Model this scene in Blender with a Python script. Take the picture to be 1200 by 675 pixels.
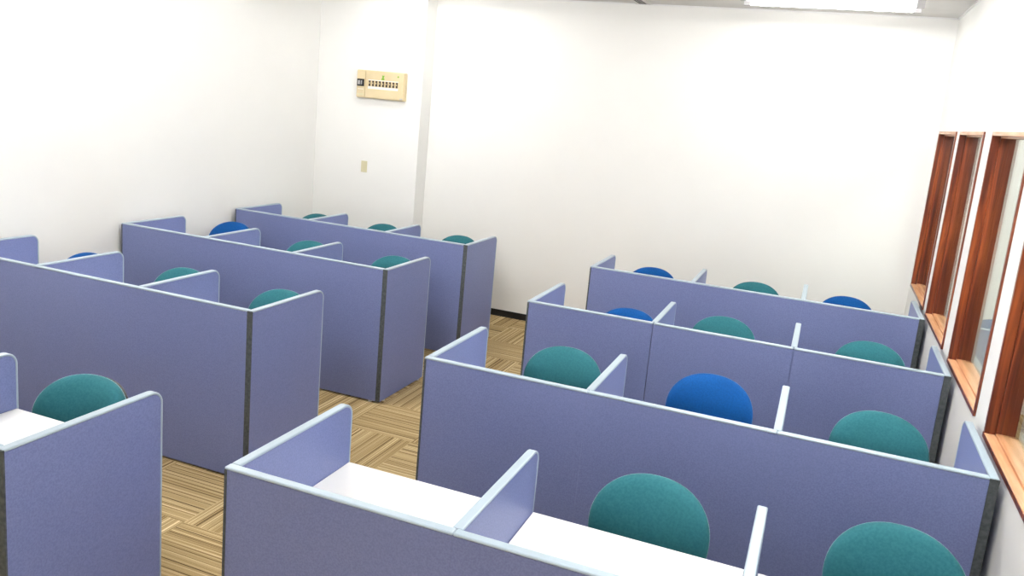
import bpy, bmesh, math, random
from mathutils import Vector, Matrix
random.seed(4)
S = bpy.context.scene
COL = S.collection
for o in list(bpy.data.objects):
    bpy.data.objects.remove(o)

# ------------------------------------------------------------------ camera, world, exposure
F, YAW, PITCH, ROLL, PY = 967.604, 0.354, 0.192, 0.092, 307.645
CAM = Vector((1.667, -2.02, 2.235))
fwd = Vector((-math.sin(YAW) * math.cos(PITCH), math.cos(YAW) * math.cos(PITCH), -math.sin(PITCH)))
r0 = Vector((math.cos(YAW), math.sin(YAW), 0))
u0 = r0.cross(fwd)
rv = math.cos(ROLL) * r0 + math.sin(ROLL) * u0
uv = -math.sin(ROLL) * r0 + math.cos(ROLL) * u0
cam = bpy.data.cameras.new('camera')
camo = bpy.data.objects.new('camera', cam)
COL.objects.link(camo)
m = Matrix((rv, uv, -fwd)).transposed().to_4x4()
m.translation = CAM
camo.matrix_world = m
cam.sensor_fit = 'HORIZONTAL'
cam.sensor_width = 36
cam.lens = F * 36 / 1200
cam.shift_y = -(337.5 - PY) / 1200
cam.clip_start = 0.05
S.camera = camo

w = bpy.data.worlds.new('world')
S.world = w
w.use_nodes = True
w.node_tree.nodes['Background'].inputs[0].default_value = (0.9, 0.95, 1, 1)
w.node_tree.nodes['Background'].inputs[1].default_value = 0.3

vs = S.view_settings
vs.view_transform = 'Standard'
vs.look = 'None'
vs.gamma = 1
vs.use_curve_mapping = False
vs.exposure = 0.0
TUBE = 112.0          # radiance of the fluorescent tubes

# ------------------------------------------------------------------ dimensions
XL, XR, YB, YF, ZC = -3.59, 2.472, 5.907, -3.4, 3.24     # left wall, right wall, back wall, front wall, ceiling
WT = 0.10                                                # right wall thickness
XC = XR + WT + 1.7                                       # far side of the corridor
H, T = 1.0, 0.034                                        # partition height and thickness
ZS, ZT = 0.992, 2.31                                     # window bottom and top
WINS = [(4.70, 5.75), (3.487, 4.494), (2.204, 3.204), (0.93, 1.936), (-0.35, 0.66)]

# ------------------------------------------------------------------ materials
def mat(name, color=(.8, .8, .8), rough=.5, spec=.5, metal=0.0, emit=None, strength=0):
    mm = bpy.data.materials.new(name)
    mm.use_nodes = True
    b = mm.node_tree.nodes['Principled BSDF']
    b.inputs['Base Color'].default_value = (*color, 1)
    b.inputs['Roughness'].default_value = rough
    b.inputs['Specular IOR Level'].default_value = spec
    b.inputs['Metallic'].default_value = metal
    if emit:
        b.inputs['Emission Color'].default_value = (*emit, 1)
        b.inputs['Emission Strength'].default_value = strength
    return mm

def N(mm, t):
    return mm.node_tree.nodes.new(t)

def L(mm, a, b):
    mm.node_tree.links.new(a, b)

def noise_color(mm, c1, c2, scale, detail=4, bump=0.0, bscale=None, dist=0.002, vec=None, lo=.35, hi=.65):
    b = mm.node_tree.nodes['Principled BSDF']
    tc = N(mm, 'ShaderNodeTexCoord')
    mp = N(mm, 'ShaderNodeMapping')
    if vec:
        mp.inputs['Scale'].default_value = vec
    L(mm, tc.outputs['Object'], mp.inputs[0])
    n = N(mm, 'ShaderNodeTexNoise')
    n.inputs['Scale'].default_value = scale
    n.inputs['Detail'].default_value = detail
    L(mm, mp.outputs[0], n.inputs['Vector'])
    r = N(mm, 'ShaderNodeValToRGB')
    r.color_ramp.elements[0].position = lo
    r.color_ramp.elements[1].position = hi
    r.color_ramp.elements[0].color = (*c1, 1)
    r.color_ramp.elements[1].color = (*c2, 1)
    L(mm, n.outputs['Fac'], r.inputs[0])
    L(mm, r.outputs[0], b.inputs['Base Color'])
    if bump:
        n2 = N(mm, 'ShaderNodeTexNoise')
        n2.inputs['Scale'].default_value = bscale or scale
        n2.inputs['Detail'].default_value = 3
        L(mm, mp.outputs[0], n2.inputs['Vector'])
        bp = N(mm, 'ShaderNodeBump')
        bp.inputs['Strength'].default_value = bump
        bp.inputs['Distance'].default_value = dist
        L(mm, n2.outputs['Fac'], bp.inputs['Height'])
        L(mm, bp.outputs[0], b.inputs['Normal'])
    return mm

M = {}
M['wall'] = noise_color(mat('white wallpaper', rough=.8, spec=.2), (.885, .88, .855), (.895, .89, .865), 3, bump=.15, bscale=220)
M['ceiling'] = noise_color(mat('ceiling board', rough=.9, spec=.1), (.66, .65, .63), (.70, .69, .67), 4, bump=.15, bscale=150)
M['panel'] = noise_color(mat('blue violet partition board', rough=.42, spec=.45), (.155, .185, .375), (.195, .228, .445), 160, 3, bump=.10, bscale=420, dist=.001)
M['trim'] = mat('pale blue grey edging', (.40, .49, .57), .3, .5)
M['strip'] = noise_color(mat('dark grey edge strip', rough=.6, spec=.3), (.05, .06, .065), (.09, .10, .105), 60)
M['desk'] = noise_color(mat('white desktop laminate', rough=.35, spec=.4), (.89, .89, .875), (.90, .90, .885), 5)
M['teal'] = noise_color(mat('teal upholstery', rough=.85, spec=.2), (.019, .120, .145), (.027, .148, .172), 110, 4, bump=.25, bscale=500)
M['blue'] = noise_color(mat('blue upholstery', rough=.85, spec=.2), (.001, .060, .235), (.002, .074, .280), 110, 4, bump=.25, bscale=500)
for k in ('teal', 'blue'):
    b = M[k].node_tree.nodes['Principled BSDF']
    b.inputs['Sheen Weight'].default_value = 1.0
    b.inputs['Sheen Roughness'].default_value = .22
    b.inputs['Sheen Tint'].default_value = (.75, .95, 1, 1) if k == 'teal' else (.3, .6, 1, 1)
M['plastic'] = mat('black plastic', (.018, .018, .02), .45)
M['chrome'] = mat('grey steel', (.5, .5, .52), .3, metal=1)
M['base'] = noise_color(mat('black vinyl baseboard', rough=.45), (.006, .006, .007), (.012, .012, .013), 20)
M['foot'] = mat('pale leveller foot', (.75, .73, .68), .4)
M['cream'] = noise_color(mat('cream enamel', rough=.4), (.66, .54, .32), (.70, .58, .36), 8)
M['cream2'] = mat('pale cream plastic', (.68, .63, .42), .4)
M['label'] = mat('white label strip', (.85, .84, .8), .5)
M['breaker'] = mat('dark brown breaker toggle', (.035, .018, .012), .4)
M['black'] = mat('black', (.01, .011, .012), .35)
M['slot'] = mat('matt black slot shade', (.004, .004, .004), 1.0, 0.0)  # black in place of the shade inside the recessed slots
M['green'] = mat('green sticker', (.20, .42, .03), .5)
M['white_metal'] = mat('white enamelled steel', (.82, .82, .82), .35)
M['tube'] = mat('fluorescent tube', (1, 1, 1), .4, emit=(1.0, .985, .96), strength=TUBE)
M['tube_dim'] = mat('dimmed fluorescent tube', (1, 1, 1), .4, emit=(1.0, .985, .96), strength=TUBE * .31)  # emission turned down to balance the light on the walls
M['socket'] = mat('grey lamp socket', (.42, .41, .42), .5)

def wood():
    mm = mat('red brown varnished wood', rough=.28, spec=.5)
    b = mm.node_tree.nodes['Principled BSDF']
    tc = N(mm, 'ShaderNodeTexCoord')
    mp = N(mm, 'ShaderNodeMapping')
    mp.inputs['Scale'].default_value = (34, 34, 1.6)
    L(mm, tc.outputs['Object'], mp.inputs[0])
    n = N(mm, 'ShaderNodeTexNoise')
    n.inputs['Scale'].default_value = 1.0
    n.inputs['Detail'].default_value = 6
    n.inputs['Distortion'].default_value = .6
    L(mm, mp.outputs[0], n.inputs['Vector'])
    r = N(mm, 'ShaderNodeValToRGB')
    e = r.color_ramp.elements
    e[0].position, e[0].color = .3, (.045, .007, .004, 1)
    e[1].position, e[1].color = .72, (.36, .085, .020, 1)
    x = e.new(.52)
    x.color = (.150, .027, .008, 1)
    L(mm, n.outputs['Fac'], r.inputs[0])
    L(mm, r.outputs[0], b.inputs['Base Color'])
    return mm
M['wood'] = wood()
M['sill'] = noise_color(mat('varnished wood with painted light', rough=.25, spec=.5), (.55, .25, .12), (.72, .40, .22), 3, 6, vec=(12, 1, 12))  # paler copy of the wood, light from above and glare painted in

def glass():
    mm = bpy.data.materials.new('window glass')
    mm.use_nodes = True
    nt = mm.node_tree
    nt.nodes.clear()
    out = nt.nodes.new('ShaderNodeOutputMaterial')
    mx = nt.nodes.new('ShaderNodeMixShader')
    tr = nt.nodes.new('ShaderNodeBsdfTransparent')
    tr.inputs[0].default_value = (.92, .97, .95, 1)
    gl = nt.nodes.new('ShaderNodeBsdfGlossy')
    gl.inputs['Roughness'].default_value = .02
    # Schlick reflectance, the same on both faces of the pane
    lw = nt.nodes.new('ShaderNodeLayerWeight')
    lw.inputs[0].default_value = .5
    pw = nt.nodes.new('ShaderNodeMath')
    pw.operation = 'POWER'
    pw.inputs[1].default_value = 5
    ma = nt.nodes.new('ShaderNodeMath')
    ma.operation = 'MULTIPLY_ADD'
    ma.inputs[1].default_value = .96
    ma.inputs[2].default_value = .04
    nt.links.new(lw.outputs['Facing'], pw.inputs[0])
    nt.links.new(pw.outputs[0], ma.inputs[0])
    nt.links.new(ma.outputs[0], mx.inputs[0])
    nt.links.new(tr.outputs[0], mx.inputs[1])
    nt.links.new(gl.outputs[0], mx.inputs[2])
    nt.links.new(mx.outputs[0], out.inputs[0])
    return mm
M['glass'] = glass()

def carpet():
    # half metre carpet tiles, laid quarter-turned, each with its own random streaks
    mm = mat('striped beige carpet tiles', rough=.95, spec=.1)
    nt = mm.node_tree
    b = nt.nodes['Principled BSDF']
    def math_(op, a, bb=None, c=None):
        n = nt.nodes.new('ShaderNodeMath')
        n.operation = op
        for i, v in enumerate((a, bb, c)):
            if v is None:
                continue
            if isinstance(v, (int, float)):
                n.inputs[i].default_value = v
            else:
                nt.links.new(v, n.inputs[i])
        return n.outputs[0]
    tc = nt.nodes.new('ShaderNodeTexCoord')
    sp = nt.nodes.new('ShaderNodeSeparateXYZ')
    nt.links.new(tc.outputs['Object'], sp.inputs[0])
    X = math_('DIVIDE', math_('ADD', sp.outputs[0], .6 + 20), .5)
    Y = math_('DIVIDE', math_('ADD', sp.outputs[1], -2.54 + 20), .5)
    ix, iy = math_('FLOOR', X), math_('FLOOR', Y)
    par = math_('MODULO', math_('ADD', ix, iy), 2)          # 0 or 1
    fx, fy = math_('FRACT', X), math_('FRACT', Y)
    def mix(a, bb, f):
        return math_('ADD', math_('MULTIPLY', a, math_('SUBTRACT', 1, f)), math_('MULTIPLY', bb, f))
    across = mix(fx, fy, par)      # coordinate across the stripes
    along = mix(fy, fx, par)
    tid = math_('ADD', math_('MULTIPLY', ix, 7.31), math_('MULTIPLY', iy, 3.77))
    def streak(sa, sl, off):
        cb = nt.nodes.new('ShaderNodeCombineXYZ')
        nt.links.new(math_('MULTIPLY', across, sa), cb.inputs[0])
        nt.links.new(math_('MULTIPLY', along, sl), cb.inputs[1])
        nt.links.new(math_('ADD', tid, off), cb.inputs[2])
        n = nt.nodes.new('ShaderNodeTexNoise')
        n.inputs['Scale'].default_value = 1
        n.inputs['Detail'].default_value = 2
        nt.links.new(cb.outputs[0], n.inputs['Vector'])
        return n.outputs['Fac']
    f1 = streak(38, .12, 0)
    f2 = streak(120, .25, 50)
    r = nt.nodes.new('ShaderNodeValToRGB')
    r.color_ramp.interpolation = 'LINEAR'
    e = r.color_ramp.elements
    e[0].position, e[0].color = .36, (.050, .027, .011, 1)
    e[1].position, e[1].color = .65, (.88, .73, .46, 1)
    for p_, c_ in ((.42, (.22, .140, .055)), (.475, (.43, .31, .15)), (.56, (.52, .385, .20))):
        q = e.new(p_)
        q.color = (*c_, 1)
    nt.links.new(math_('ADD', math_('MULTIPLY', f1, .5), math_('MULTIPLY', f2, .5)), r.inputs[0])
    # fine pile
    n3 = nt.nodes.new('ShaderNodeTexNoise')
    n3.inputs['Scale'].default_value = 260
    nt.links.new(tc.outputs['Object'], n3.inputs['Vector'])
    mxn = nt.nodes.new('ShaderNodeMix')
    mxn.data_type = 'RGBA'
    mxn.blend_type = 'MULTIPLY'
    mxn.inputs[0].default_value = .5
    nt.links.new(r.outputs[0], mxn.inputs[6])
    rr = nt.nodes.new('ShaderNodeMapRange')
    rr.inputs[1].default_value, rr.inputs[2].default_value = .3, .7
    rr.inputs[3].default_value, rr.inputs[4].default_value = .6, 1.25
    nt.links.new(n3.outputs['Fac'], rr.inputs[0])
    cc = nt.nodes.new('ShaderNodeCombineColor')
    for i in range(3):
        nt.links.new(rr.outputs[0], cc.inputs[i])
    nt.links.new(cc.outputs[0], mxn.inputs[7])
    nt.links.new(mxn.outputs[2], b.inputs['Base Color'])
    bp = nt.nodes.new('ShaderNodeBump')
    bp.inputs['Strength'].default_value = .4
    bp.inputs['Distance'].default_value = .003
    nt.links.new(n3.outputs['Fac'], bp.inputs['Height'])
    nt.links.new(bp.outputs[0], b.inputs['Normal'])
    return mm
M['carpet'] = carpet()

# ------------------------------------------------------------------ helpers
def box(bm, x0, x1, y0, y1, z0, z1):
    v = [bm.verts.new(p) for p in ((x0, y0, z0), (x1, y0, z0), (x1, y1, z0), (x0, y1, z0), (x0, y0, z1), (x1, y0, z1), (x1, y1, z1), (x0, y1, z1))]
    for f in ((3, 2, 1, 0), (4, 5, 6, 7), (0, 1, 5, 4), (1, 2, 6, 5), (2, 3, 7, 6), (3, 0, 4, 7)):
        bm.faces.new([v[i] for i in f])

def bm_box(*a):
    bm = bmesh.new()
    box(bm, *a)
    return bm

def tube(bm, p0, p1, r0_, r1_=None, seg=16):
    p0, p1 = Vector(p0), Vector(p1)
    d = p1 - p0
    q = d.to_track_quat('Z', 'Y').to_matrix().to_4x4()
    bmesh.ops.create_cone(bm, cap_ends=True, segments=seg, radius1=r0_, radius2=r0_ if r1_ is None else r1_, depth=d.length,
                          matrix=Matrix.Translation((p0 + p1) / 2) @ q)

def prism_yz(bm, pts, x0, x1):
    a = [bm.verts.new((x0, y, z)) for y, z in pts]
    b_ = [bm.verts.new((x1, y, z)) for y, z in pts]
    bm.faces.new(a)
    bm.faces.new(b_[::-1])
    n = len(pts)
    for i in range(n):
        j = (i + 1) % n
        bm.faces.new((a[j], a[i], b_[i], b_[j]))
    bmesh.ops.recalc_face_normals(bm, faces=bm.faces[:])

def obj(name, bm, material, parent=None, smooth=False, bevel=0, loc=None):
    me = bpy.data.meshes.new(name)
    bm.to_mesh(me)
    bm.free()
    me.materials.append(M[material])
    if smooth:
        for p in me.polygons:
            p.use_smooth = True
    o = bpy.data.objects.new(name, me)
    COL.objects.link(o)
    if parent:
        o.parent = parent
    if loc:
        o.location = loc
    if bevel:
        md = o.modifiers.new('bevel', 'BEVEL')
        md.width = bevel
        md.segments = 2
        md.limit_method = 'ANGLE'
    return o

def struct(name, bm, material, **k):
    o = obj(name, bm, material, **k)
    o['kind'] = 'structure'
    return o

def thing(name, label, cat, loc=(0, 0, 0), rz=0, group=None):
    o = bpy.data.objects.new(name, None)
    o.empty_display_size = .1
    COL.objects.link(o)
    o.location = loc
    o.rotation_euler = (0, 0, rz)
    o['label'] = label
    o['category'] = cat
    if group:
        o['group'] = group
    return o

# ------------------------------------------------------------------ the room
struct('floor', bm_box(XL - .1, XC + .1, YF - .1, YB + .1, -.1, 0), 'carpet')
struct('ceiling', bm_box(XL - .1, XC + .1, YF - .1, YB + .1, ZC, ZC + .1), 'ceiling')
struct('wall_left', bm_box(XL - .1, XL, YF - .1, YB + .1, 0, ZC), 'wall')
struct('wall_back', bm_box(XL, XC + .1, YB, YB + .1, 0, ZC), 'wall')
struct('wall_front', bm_box(XL, XC + .1, YF - .1, YF, 0, ZC), 'wall')
struct('wall_corridor', bm_box(XC, XC + .1, YF, YB, 0, ZC), 'wall')
bm = bmesh.new()
box(bm, XR, XR + WT, YF, YB, 0, ZS)
box(bm, XR, XR + WT, YF, YB, ZT, ZC)
ys = [YF] + [v for wn in sorted(WINS) for v in wn] + [YB]
for i in range(0, len(ys), 2):
    box(bm, XR, XR + WT, ys[i], ys[i + 1], ZS, ZT)
struct('wall_right', bm, 'wall')
XP, YP = -2.333, 5.688
struct('wall_column', bm_box(XL, XP, YP, YB, 0, ZC), 'wall', bevel=.004)
HB = .069
struct('baseboard_back', bm_box(XP, XR, YB - .008, YB, 0, HB), 'base')
struct('baseboard_left', bm_box(XL, XL + .008, YF, YP, 0, HB), 'base')
struct('baseboard_right', bm_box(XR - .008, XR, YF, YB - .008, 0, HB), 'base')
bm = bmesh.new()
box(bm, XL + .008, XP + .008, YP - .008, YP, 0, HB)
box(bm, XP, XP + .008, YP, YB - .008, 0, HB)
struct('baseboard_column', bm, 'base')
# thin ceiling moulding along the walls
bm = bmesh.new()
box(bm, XP, XR, YB - .012, YB, ZC - .012, ZC)
struct('trim_1', bm, 'white_metal')
bm = bmesh.new()
box(bm, XR - .012, XR, YF, YB - .012, ZC - .012, ZC)
struct('trim_2', bm, 'white_metal')

for k, (a, b) in enumerate(WINS):
    wnd = bpy.data.objects.new('window_%d' % (k + 1), None)
    COL.objects.link(wnd)
    wnd.location = (XR, (a + b) / 2, ZS)
    wnd['kind'] = 'structure'
    h2, hh = (b - a) / 2, ZT - ZS
    xi, xo = -.010, WT + .006
    # jambs: a front lip and a thicker inner stop holding the glass
    for s in (-1, 1):
        bb = bmesh.new()
        y_out, y1, y2 = s * h2, s * (h2 - .022), s * (h2 - .032)
        box(bb, xi, .032, min(y_out, y1), max(y_out, y1), 0, hh)
        box(bb, .032, xo, min(y_out, y2), max(y_out, y2), 0, hh)
        obj('window_jamb', bb, 'wood', wnd, bevel=.002)
    bb = bmesh.new()
    box(bb, xi, .032, -h2 + .022, h2 - .022, hh - .022, hh)
    box(bb, .032, xo, -h2 + .032, h2 - .032, hh - .032, hh)
    obj('window_head', bb, 'sill', wnd, bevel=.002)  # glare on the head is put into its pale colour
    bb = bmesh.new()
    box(bb, xi, .032, -h2 + .022, h2 - .022, 0, .022)
    box(bb, .032, xo, -h2 + .032, h2 - .032, 0, .032)
    obj('window_sill', bb, 'sill', wnd, bevel=.002)
    bb = bmesh.new()
    box(bb, xi - .002, xi, -h2, h2, 0, .020)
    obj('sill_lip', bb, 'wood', wnd)
    obj('glass', bm_box(.056, .061, -h2 + .032, h2 - .032, .032, hh - .032), 'glass', wnd)

# ------------------------------------------------------------------ ceiling lights
def make_light(x, y, label, corridor=False, tube_mat='tube'):
    t = thing('ceiling_light', label, 'ceiling light', (x, y, ZC), math.pi / 2 if corridor else 0, 'twin tube fluorescent ceiling lights')
    bb = bmesh.new()
    hx = .575
    prof = [(-.20, 0), (-.18, -.022), (-.055, -.034), (-.04, -.06), (.04, -.06), (.055, -.034), (.18, -.022), (.20, 0)]
    prism_yz(bb, prof, -hx, hx)
    obj('housing', bb, 'white_metal', t, bevel=.002)
    for s in (-1, 1):
        bb = bmesh.new()
        tube(bb, (-.583, s * .13, -.075), (.583, s * .13, -.075), .0175, seg=16)
        obj('fluorescent_tube', bb, tube_mat, t, smooth=False)
        for e in (-1, 1):
            bb = bmesh.new()
            box(bb, min(e * .585, e * .640), max(e * .585, e * .640), s * .13 - .02, s * .13 + .02, -.097, -.020)
            obj('lamp_socket', bb, 'socket', t, bevel=.004)
    return t
LX, LY = 1.475, 4.83
make_light(LX, LY, 'twin tube fluorescent light on the ceiling near the back wall, right of centre', tube_mat='tube_dim')
for (x, y, lab) in ((LX, 2.45, 'second ceiling light from the back wall on the window side'),
                    (LX, 0.1, 'third ceiling light from the back wall on the window side'),
                    (LX, -2.2, 'ceiling light above and behind the camera on the window side'),
                    (-2.1, LY, 'ceiling light nearest the corner column'),
                    (-2.1, 2.45, 'second ceiling light from the back wall on the left side'),
                    (-2.1, 0.1, 'third ceiling light from the back wall on the left side'),
                    (-2.1, -2.2, 'ceiling light behind the camera on the left side')):
    make_light(x, y, lab, tube_mat='tube_dim' if y in (LY, -2.2) else 'tube')
make_light(XR + WT + .85, 4.0, 'corridor ceiling light beyond the far windows', True, 'tube')
make_light(XR + WT + .85, .8, 'corridor ceiling light beyond the near windows', True, 'tube')

# ceiling vent
t = thing('ceiling_vent', 'small ceiling vent with dark slots by the back wall, left of the ceiling light', 'ceiling vent', (-.180, 5.675, ZC))
bb = bmesh.new()
for a_, b_ in ((-.075, -.034), (-.018, -.008), (.008, .018), (.034, .075)):
    box(bb, a_, b_, -.20, .20, -.010, 0)
for s in (-1, 1):
    box(bb, -.032, .032, min(s * .185, s * .20), max(s * .185, s * .20), -.0095, 0)
obj('grille', bb, 'ceiling', t)
obj('slot_shade_plate', bm_box(-.04, .04, -.184, .184, -.0098, 0), 'slot', t)  # black sheet almost flush with the bars, painted shade for the slots

# ------------------------------------------------------------------ breaker box and switch
t = thing('breaker_box', 'cream breaker box with nine dark toggles mounted on the column', 'breaker box', (-3.07, YP, 2.132))
bw, bh, bd = .565, .285, .07
obj('box_body', bm_box(0, bw, -bd + .012, 0, 0, bh), 'cream', t, bevel=.008)
obj('main_cover', bm_box(.006, .106, -bd, -bd + .014, .008, bh - .008), 'cream', t, bevel=.005)
obj('cover', bm_box(.112, bw - .006, -bd - .002, -bd + .014, .008, bh - .008), 'cream', t, bevel=.005)
mb = obj('main_breaker', bm_box(.014, .098, -bd - .010, -bd, .118, .192), 'black', t, bevel=.003)
obj('toggle', bm_box(.066, .078, -bd - .020, -bd - .010, .135, .175), 'chrome', mb, bevel=.002)
obj('rating_plate', bm_box(.026, .050, -bd - .012, -bd - .010, .135, .175), 'socket', mb)
obj('name_plate', bm_box(.016, .096, -bd - .002, -bd, .030, .042), 'cream2', t)
obj('name_plate', bm_box(.024, .088, -bd - .002, -bd, .086, .092), 'label', t)
obj('label_strip', bm_box(.145, .50, -bd - .004, -bd - .002, .098, .124), 'label', t)
obj('label_strip', bm_box(.145, .50, -bd - .004, -bd - .002, .184, .192), 'label', t)
for i in range(9):
    x = .158 + i * .040
    br = obj('breaker_toggle', bm_box(x, x + .016, -bd - .014, -bd - .002, .126, .182), 'breaker', t, bevel=.002)
    obj('toggle_tip', bm_box(x + .006, x + .014, -bd - .020, -bd - .014, .150, .162), 'cream', br)
bb = bmesh.new()
# green sticker: a little arrow-headed tag above the toggles
vs_ = [bb.verts.new((.30 + a, -bd - .0035, .196 + c)) for a, c in ((0, 0), (.034, 0), (.034, .014), (.025, .022), (.034, .046), (.006, .046), (.010, .022), (0, .014))]
f = bb.faces.new(vs_)
g = bmesh.ops.extrude_face_region(bb, geom=[f])
bmesh.ops.translate(bb, vec=(0, .0015, 0), verts=[v for v in g['geom'] if isinstance(v, bmesh.types.BMVert)])
bmesh.ops.recalc_face_normals(bb, faces=bb.faces[:])
obj('green_sticker', bb, 'green', t)
bb = bmesh.new()
tube(bb, (.495, -bd - .005, .24), (.495, -bd - .001, .24), .009)
obj('indicator_dot', bb, 'green', t)
obj('latch', bm_box(.525, .556, -bd - .006, -bd - .001, .012, .026), 'chrome', t, bevel=.002)

t = thing('light_switch', 'small cream light switch on the column below the breaker box', 'light switch', (-2.995, YP, 1.352))
obj('switch_plate', bm_box(0, .072, -.008, 0, 0, .120), 'cream2', t, bevel=.003)
obj('rocker', bm_box(.020, .052, -.013, -.008, .030, .090), 'cream2', t, bevel=.002)

# ------------------------------------------------------------------ study carrels
def arc_profile(D, y0, z0, r, inset):
    """outline in (y, z) of a divider, its far top corner rounded"""
    pts = [(y0, z0), (y0, H - inset)]
    cy_, cz_, rr = D - r, H - r, r - inset
    for i in range(9):
        a = math.pi / 2 * (1 - i / 8)
        pts.append((cy_ + rr * math.cos(a), cz_ + rr * math.sin(a)))
    pts.append((D - inset, z0))
    return pts

Z0, TR, RAD = .014, .011, .055
def divider(parent, xc, y0, D):
    bb = bmesh.new()
    prism_yz(bb, arc_profile(D, y0, Z0, RAD, TR), xc - T / 2 + .0015, xc + T / 2 - .0015)
    d = obj('divider', bb, 'panel', parent)
    outer = arc_profile(D, y0, Z0, RAD, 0)[1:]
    inner = arc_profile(D, y0, Z0, RAD, TR)[1:]
    bb = bmesh.new()
    x0, x1 = xc - T / 2, xc + T / 2
    n = len(outer)
    ring = []
    for (oy, oz), (iy, iz) in zip(outer, inner):
        ring.append([bb.verts.new((x0, oy, oz)), bb.verts.new((x1, oy, oz)), bb.verts.new((x1, iy, iz)), bb.verts.new((x0, iy, iz))])
    for i in range(n - 1):
        for j in range(4):
            k = (j + 1) % 4
            bb.faces.new((ring[i][j], ring[i][k], ring[i + 1][k], ring[i + 1][j]))
    bb.faces.new(ring[0])
    bb.faces.new(ring[-1][::-1])
    bmesh.ops.recalc_face_normals(bb, faces=bb.faces[:])
    obj('edge_trim', bb, 'trim', d, bevel=.005)
    for yy in (y0 + .08, D - .06):
        bb = bmesh.new()
        tube(bb, (xc, yy, 0), (xc, yy, Z0 + .002), .013, seg=12)
        obj('leveller_foot', bb, 'foot', d)
    return d

def carrel_row(x0, y0, bay, nb, D, zd, label, joint=0.0002):
    """nb carrels side by side; x0 is the left outer edge, y0 the face of the back panels"""
    t = thing('study_carrel', label, 'study carrel', (x0, y0, 0), 0, 'rows of blue study carrels')
    W = nb * bay
    xs = [0.0]
    for i in range(nb):
        a = (.010 if i == 0 else i * bay) + joint
        b = ((i + 1) * bay if i < nb - 1 else W - T) - joint
        p = obj('back_panel', bm_box(a, b, .0015, T - .0015, Z0, H - TR), 'panel', t)
        obj('edge_trim', bm_box(a if i else -.001, b, 0, T, H - TR, H), 'trim', p, bevel=.007)
        for xx in (a + .05, b - .05):
            bb = bmesh.new()
            tube(bb, (xx, T / 2, 0), (xx, T / 2, Z0 + .002), .013, seg=12)
            obj('leveller_foot', bb, 'foot', p)
    obj('edge_strip', bm_box(0, .010, .0, T, Z0, H - TR), 'strip', t)
    obj('edge_strip', bm_box(W - T, W, 0, .006, Z0, H - .004), 'strip', t)
    cx = []
    for i in range(nb + 1):
        if i == 0:
            xc, ys_ = T / 2, T
        elif i == nb:
            xc, ys_ = W - T / 2, .006
        else:
            xc, ys_ = i * bay, T
        divider(t, xc, ys_, D)
        cx.append(xc)
    for i in range(nb):
        a, b = cx[i] + T / 2 + .001, cx[i + 1] - T / 2 - .001
        dk = obj('desktop', bm_box(a, b, T + .001, D - .012, zd - .025, zd), 'desk', t, bevel=.003)
    return t

BR, DR, BL, DL, ZD = .815, .722, .812, .684, .745
RY = [0, 1.406, 2.840, 4.302]
LYS = [-.27, 1.539, 2.996, 4.361]
XLR = -1.111
carrel_row(0, RY[0], BR, 3, DR, ZD, 'nearest row of blue carrels by the windows, its white desktops in view')
carrel_row(0, RY[1], BR, 3, DR, ZD, 'second row of blue carrels from the front on the window side')
carrel_row(0, RY[2], BR, 3, DR, ZD, 'third row of blue carrels on the window side, with visible panel joints', .0022)
carrel_row(0, RY[3], BR, 3, DR, ZD, 'row of blue carrels farthest back on the window side')
carrel_row(-.646 - 3 * BL, LYS[0], BL, 3, DL, ZD, 'blue carrels cut off by the lower left corner of the photo')
carrel_row(XLR - 3 * BL, LYS[1], BL, 3, DL, ZD, 'second row of blue carrels on the left, with the large dark back panel')
carrel_row(XLR - 3 * BL, LYS[2], BL, 3, DL, ZD, 'third row of blue carrels on the left side of the aisle')
carrel_row(XLR - 3 * BL, LYS[3], BL, 3, DL, ZD, 'row of blue carrels farthest back on the left, below the light switch')

# ------------------------------------------------------------------ chairs
def cushion(w_, h_, d_, ex=2.4, ez=2.4, curve=0.0, vcurve=0.0):
    """padded pad in the XZ plane, thickness along Y; outline is a superellipse"""
    bb = bmesh.new()
    prof = [(0.0, 1.0), (.35, .985), (.65, .94), (.84, .84), (.94, .66), (.985, .42), (1.0, .12), (.995, -.25), (.97, -.62), (.90, -.88), (.75, -.97), (.4, -1.0), (0, -1.0)]
    nseg = 56
    rings = []
    for rr, dd in prof:
        row = []
        for i in range(nseg):
            a = 2 * math.pi * i / nseg
            c, s = math.cos(a), math.sin(a)
            x = math.copysign(abs(c) ** (2 / ex), c) * w_ / 2 * rr
            z = math.copysign(abs(s) ** (2 / ez), s) * h_ / 2 * rr
            y = -dd * d_ / 2 - curve * (x / (w_ / 2)) ** 2 + vcurve * (z / (h_ / 2)) ** 2
            row.append((x, y, z))
        rings.append(row)
    vr = []
    for k, row in enumerate(rings):
        if k in (0, len(rings) - 1):
            vr.append([bb.verts.new(row[0])])
        else:
            vr.append([bb.verts.new(p) for p in row])
    for k in range(len(vr) - 1):
        A, B = vr[k], vr[k + 1]
        for i in range(nseg):
            j = (i + 1) % nseg
            if len(A) == 1:
                bb.faces.new((A[0], B[j], B[i]))
            elif len(B) == 1:
                bb.faces.new((A[i], A[j], B[0]))
            else:
                bb.faces.new((A[i], A[j], B[j], B[i]))
    bmesh.ops.recalc_face_normals(bb, faces=bb.faces[:])
    return bb

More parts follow.
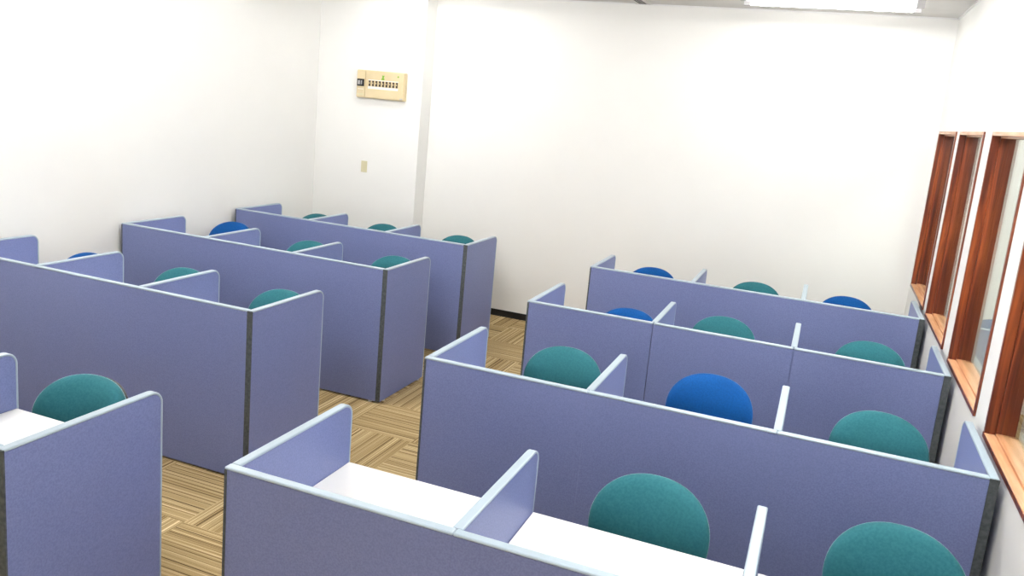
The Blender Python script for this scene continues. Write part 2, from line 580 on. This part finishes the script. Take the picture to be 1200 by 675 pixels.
BACK_Y = .225
def make_chair(color, ztop):
    """armless task chair facing -Y, origin on the floor under the seat; ztop is the top of the backrest"""
    dz = ztop - .90
    sz = max(dz, 0)
    t = thing('task_chair', 'x', 'chair')
    tilt = math.radians(-9)
    h = .40
    bb = cushion(.46, h, .085, 2.2, 2.25, curve=.012, vcurve=.055)
    bmesh.ops.rotate(bb, cent=(0, 0, 0), matrix=Matrix.Rotation(tilt, 3, 'X'), verts=bb.verts)
    obj('backrest', bb, color, t, smooth=True, loc=(0, BACK_Y, .90 - h / 2 + dz))
    bb = cushion(.43, h - .03, .022, 2.2, 2.25, curve=.012, vcurve=.055)
    bmesh.ops.rotate(bb, cent=(0, 0, 0), matrix=Matrix.Rotation(tilt, 3, 'X'), verts=bb.verts)
    obj('back_shell', bb, 'plastic', t, smooth=True, loc=(0, BACK_Y + .050, .90 - h / 2 - .006 + dz))
    bb = cushion(.42, .43, .065, 2.8, 2.8)
    bmesh.ops.rotate(bb, cent=(0, 0, 0), matrix=Matrix.Rotation(math.radians(-90), 3, 'X'), verts=bb.verts)
    obj('seat', bb, color, t, smooth=True, loc=(0, -.02, .425 + sz))
    bb = bmesh.new()
    tube(bb, (0, 0, .375 + sz), (0, .20, .372 + sz), .016)
    tube(bb, (0, .20, .372 + sz), (0, .285, .45 + sz), .016)
    tube(bb, (0, .285, .45 + sz), (0, .285, .70 + dz), .016)
    box(bb, -.10, .10, -.10, .10, .365 + sz, .395 + sz)
    obj('back_support', bb, 'plastic', t)
    bb = bmesh.new()
    tube(bb, (0, 0, .20), (0, 0, .37 + sz), .014)
    obj('gas_lift', bb, 'chrome', t)
    bb = bmesh.new()
    tube(bb, (0, 0, .07), (0, 0, .22), .028, .024)
    obj('hub', bb, 'plastic', t)
    for k in range(5):
        a = 2 * math.pi * k / 5
        c, s = math.cos(a), math.sin(a)
        bb = bmesh.new()
        tube(bb, (c * .02, s * .02, .105), (c * .26, s * .26, .075), .022, .014, seg=10)
        lg = obj('base_leg', bb, 'plastic', t)
        bb = bmesh.new()
        tx, ty = -s, c
        for e in (-1, 1):
            tube(bb, (c * .26 + tx * e * .008, s * .26 + ty * e * .008, .025), (c * .26 + tx * e * .024, s * .26 + ty * e * .024, .025), .025, seg=16)
        tube(bb, (c * .26, s * .26, .02), (c * .26, s * .26, .078), .008, seg=8)
        obj('caster', bb, 'plastic', lg)
    return t

proto = {}
def copy_tree(o, parent=None):
    c = o.copy()
    COL.objects.link(c)
    if parent:
        c.parent = parent
    for ch in list(o.children):
        copy_tree(ch, c)
    return c

def place_chair(color, x, yback, z, rz, label):
    key = (color, round(z, 2))
    if key not in proto:
        o = proto[key] = make_chair(color, z)
    else:
        o = copy_tree(proto[key])
    a = math.radians(rz)
    # keep the backrest, not the seat, at the measured place
    o.location = (x + math.sin(a) * BACK_Y, yback - math.cos(a) * BACK_Y, 0)
    o.rotation_euler = (0, 0, a)
    o['label'] = label
    o['group'] = 'task chairs at the carrels'

CHAIRS = [
    ('teal', 1.235, .90, .89, 0, 'teal task chair at the middle desk of the nearest window-side row'),
    ('teal', 2.085, .89, .93, 0, 'teal task chair at the bottom edge of the photo, nearest the windows'),
    ('teal', .44, 2.30, .90, 0, 'teal task chair beside the aisle in the second window-side row'),
    ('blue', 1.26, 2.32, .90, 0, 'bright blue task chair in the middle of the second window-side row'),
    ('teal', 2.095, 2.24, .90, 0, 'teal task chair by the windows in the second row'),
    ('blue', .50, 3.62, .87, 0, 'blue task chair beside the aisle in the third window-side row'),
    ('teal', 1.15, 3.74, .90, 0, 'teal task chair in the middle of the third window-side row'),
    ('teal', 2.10, 3.74, .90, 0, 'teal task chair by the windows in the third row'),
    ('blue', .34, 5.20, .90, 0, 'blue task chair at the aisle end of the back window-side row'),
    ('teal', 1.23, 5.26, .90, 0, 'teal task chair between two blue ones in the back window-side row'),
    ('blue', 1.97, 5.25, .90, 0, 'blue task chair by the windows in the back row'),
    ('teal', -1.25, .56, .875, 10, 'teal task chair at the white desk in the lower left corner'),
    ('teal', -1.53, 2.34, .90, 0, 'teal task chair beside the aisle in the second left-hand row'),
    ('teal', -2.40, 2.40, .90, 0, 'teal task chair in the middle of the second left-hand row'),
    ('blue', -3.16, 2.29, .908, 0, 'blue task chair barely showing at the wall end of the second left-hand row'),
    ('teal', -1.56, 3.90, .90, 0, 'teal task chair beside the aisle in the third left-hand row'),
    ('teal', -2.42, 3.93, .90, 0, 'teal task chair in the middle of the third left-hand row'),
    ('blue', -3.26, 3.95, .95, 0, 'blue task chair by the left wall in the third left-hand row'),
    ('teal', -1.62, 5.30, .90, 0, 'teal task chair at the aisle end of the back left-hand row'),
    ('teal', -2.47, 5.29, .90, 0, 'teal task chair in the middle of the back left-hand row'),
    ('teal', -3.26, 5.28, .90, 0, 'teal task chair at the wall end of the back left-hand row'),
]
for c in CHAIRS:
    place_chair(*c)
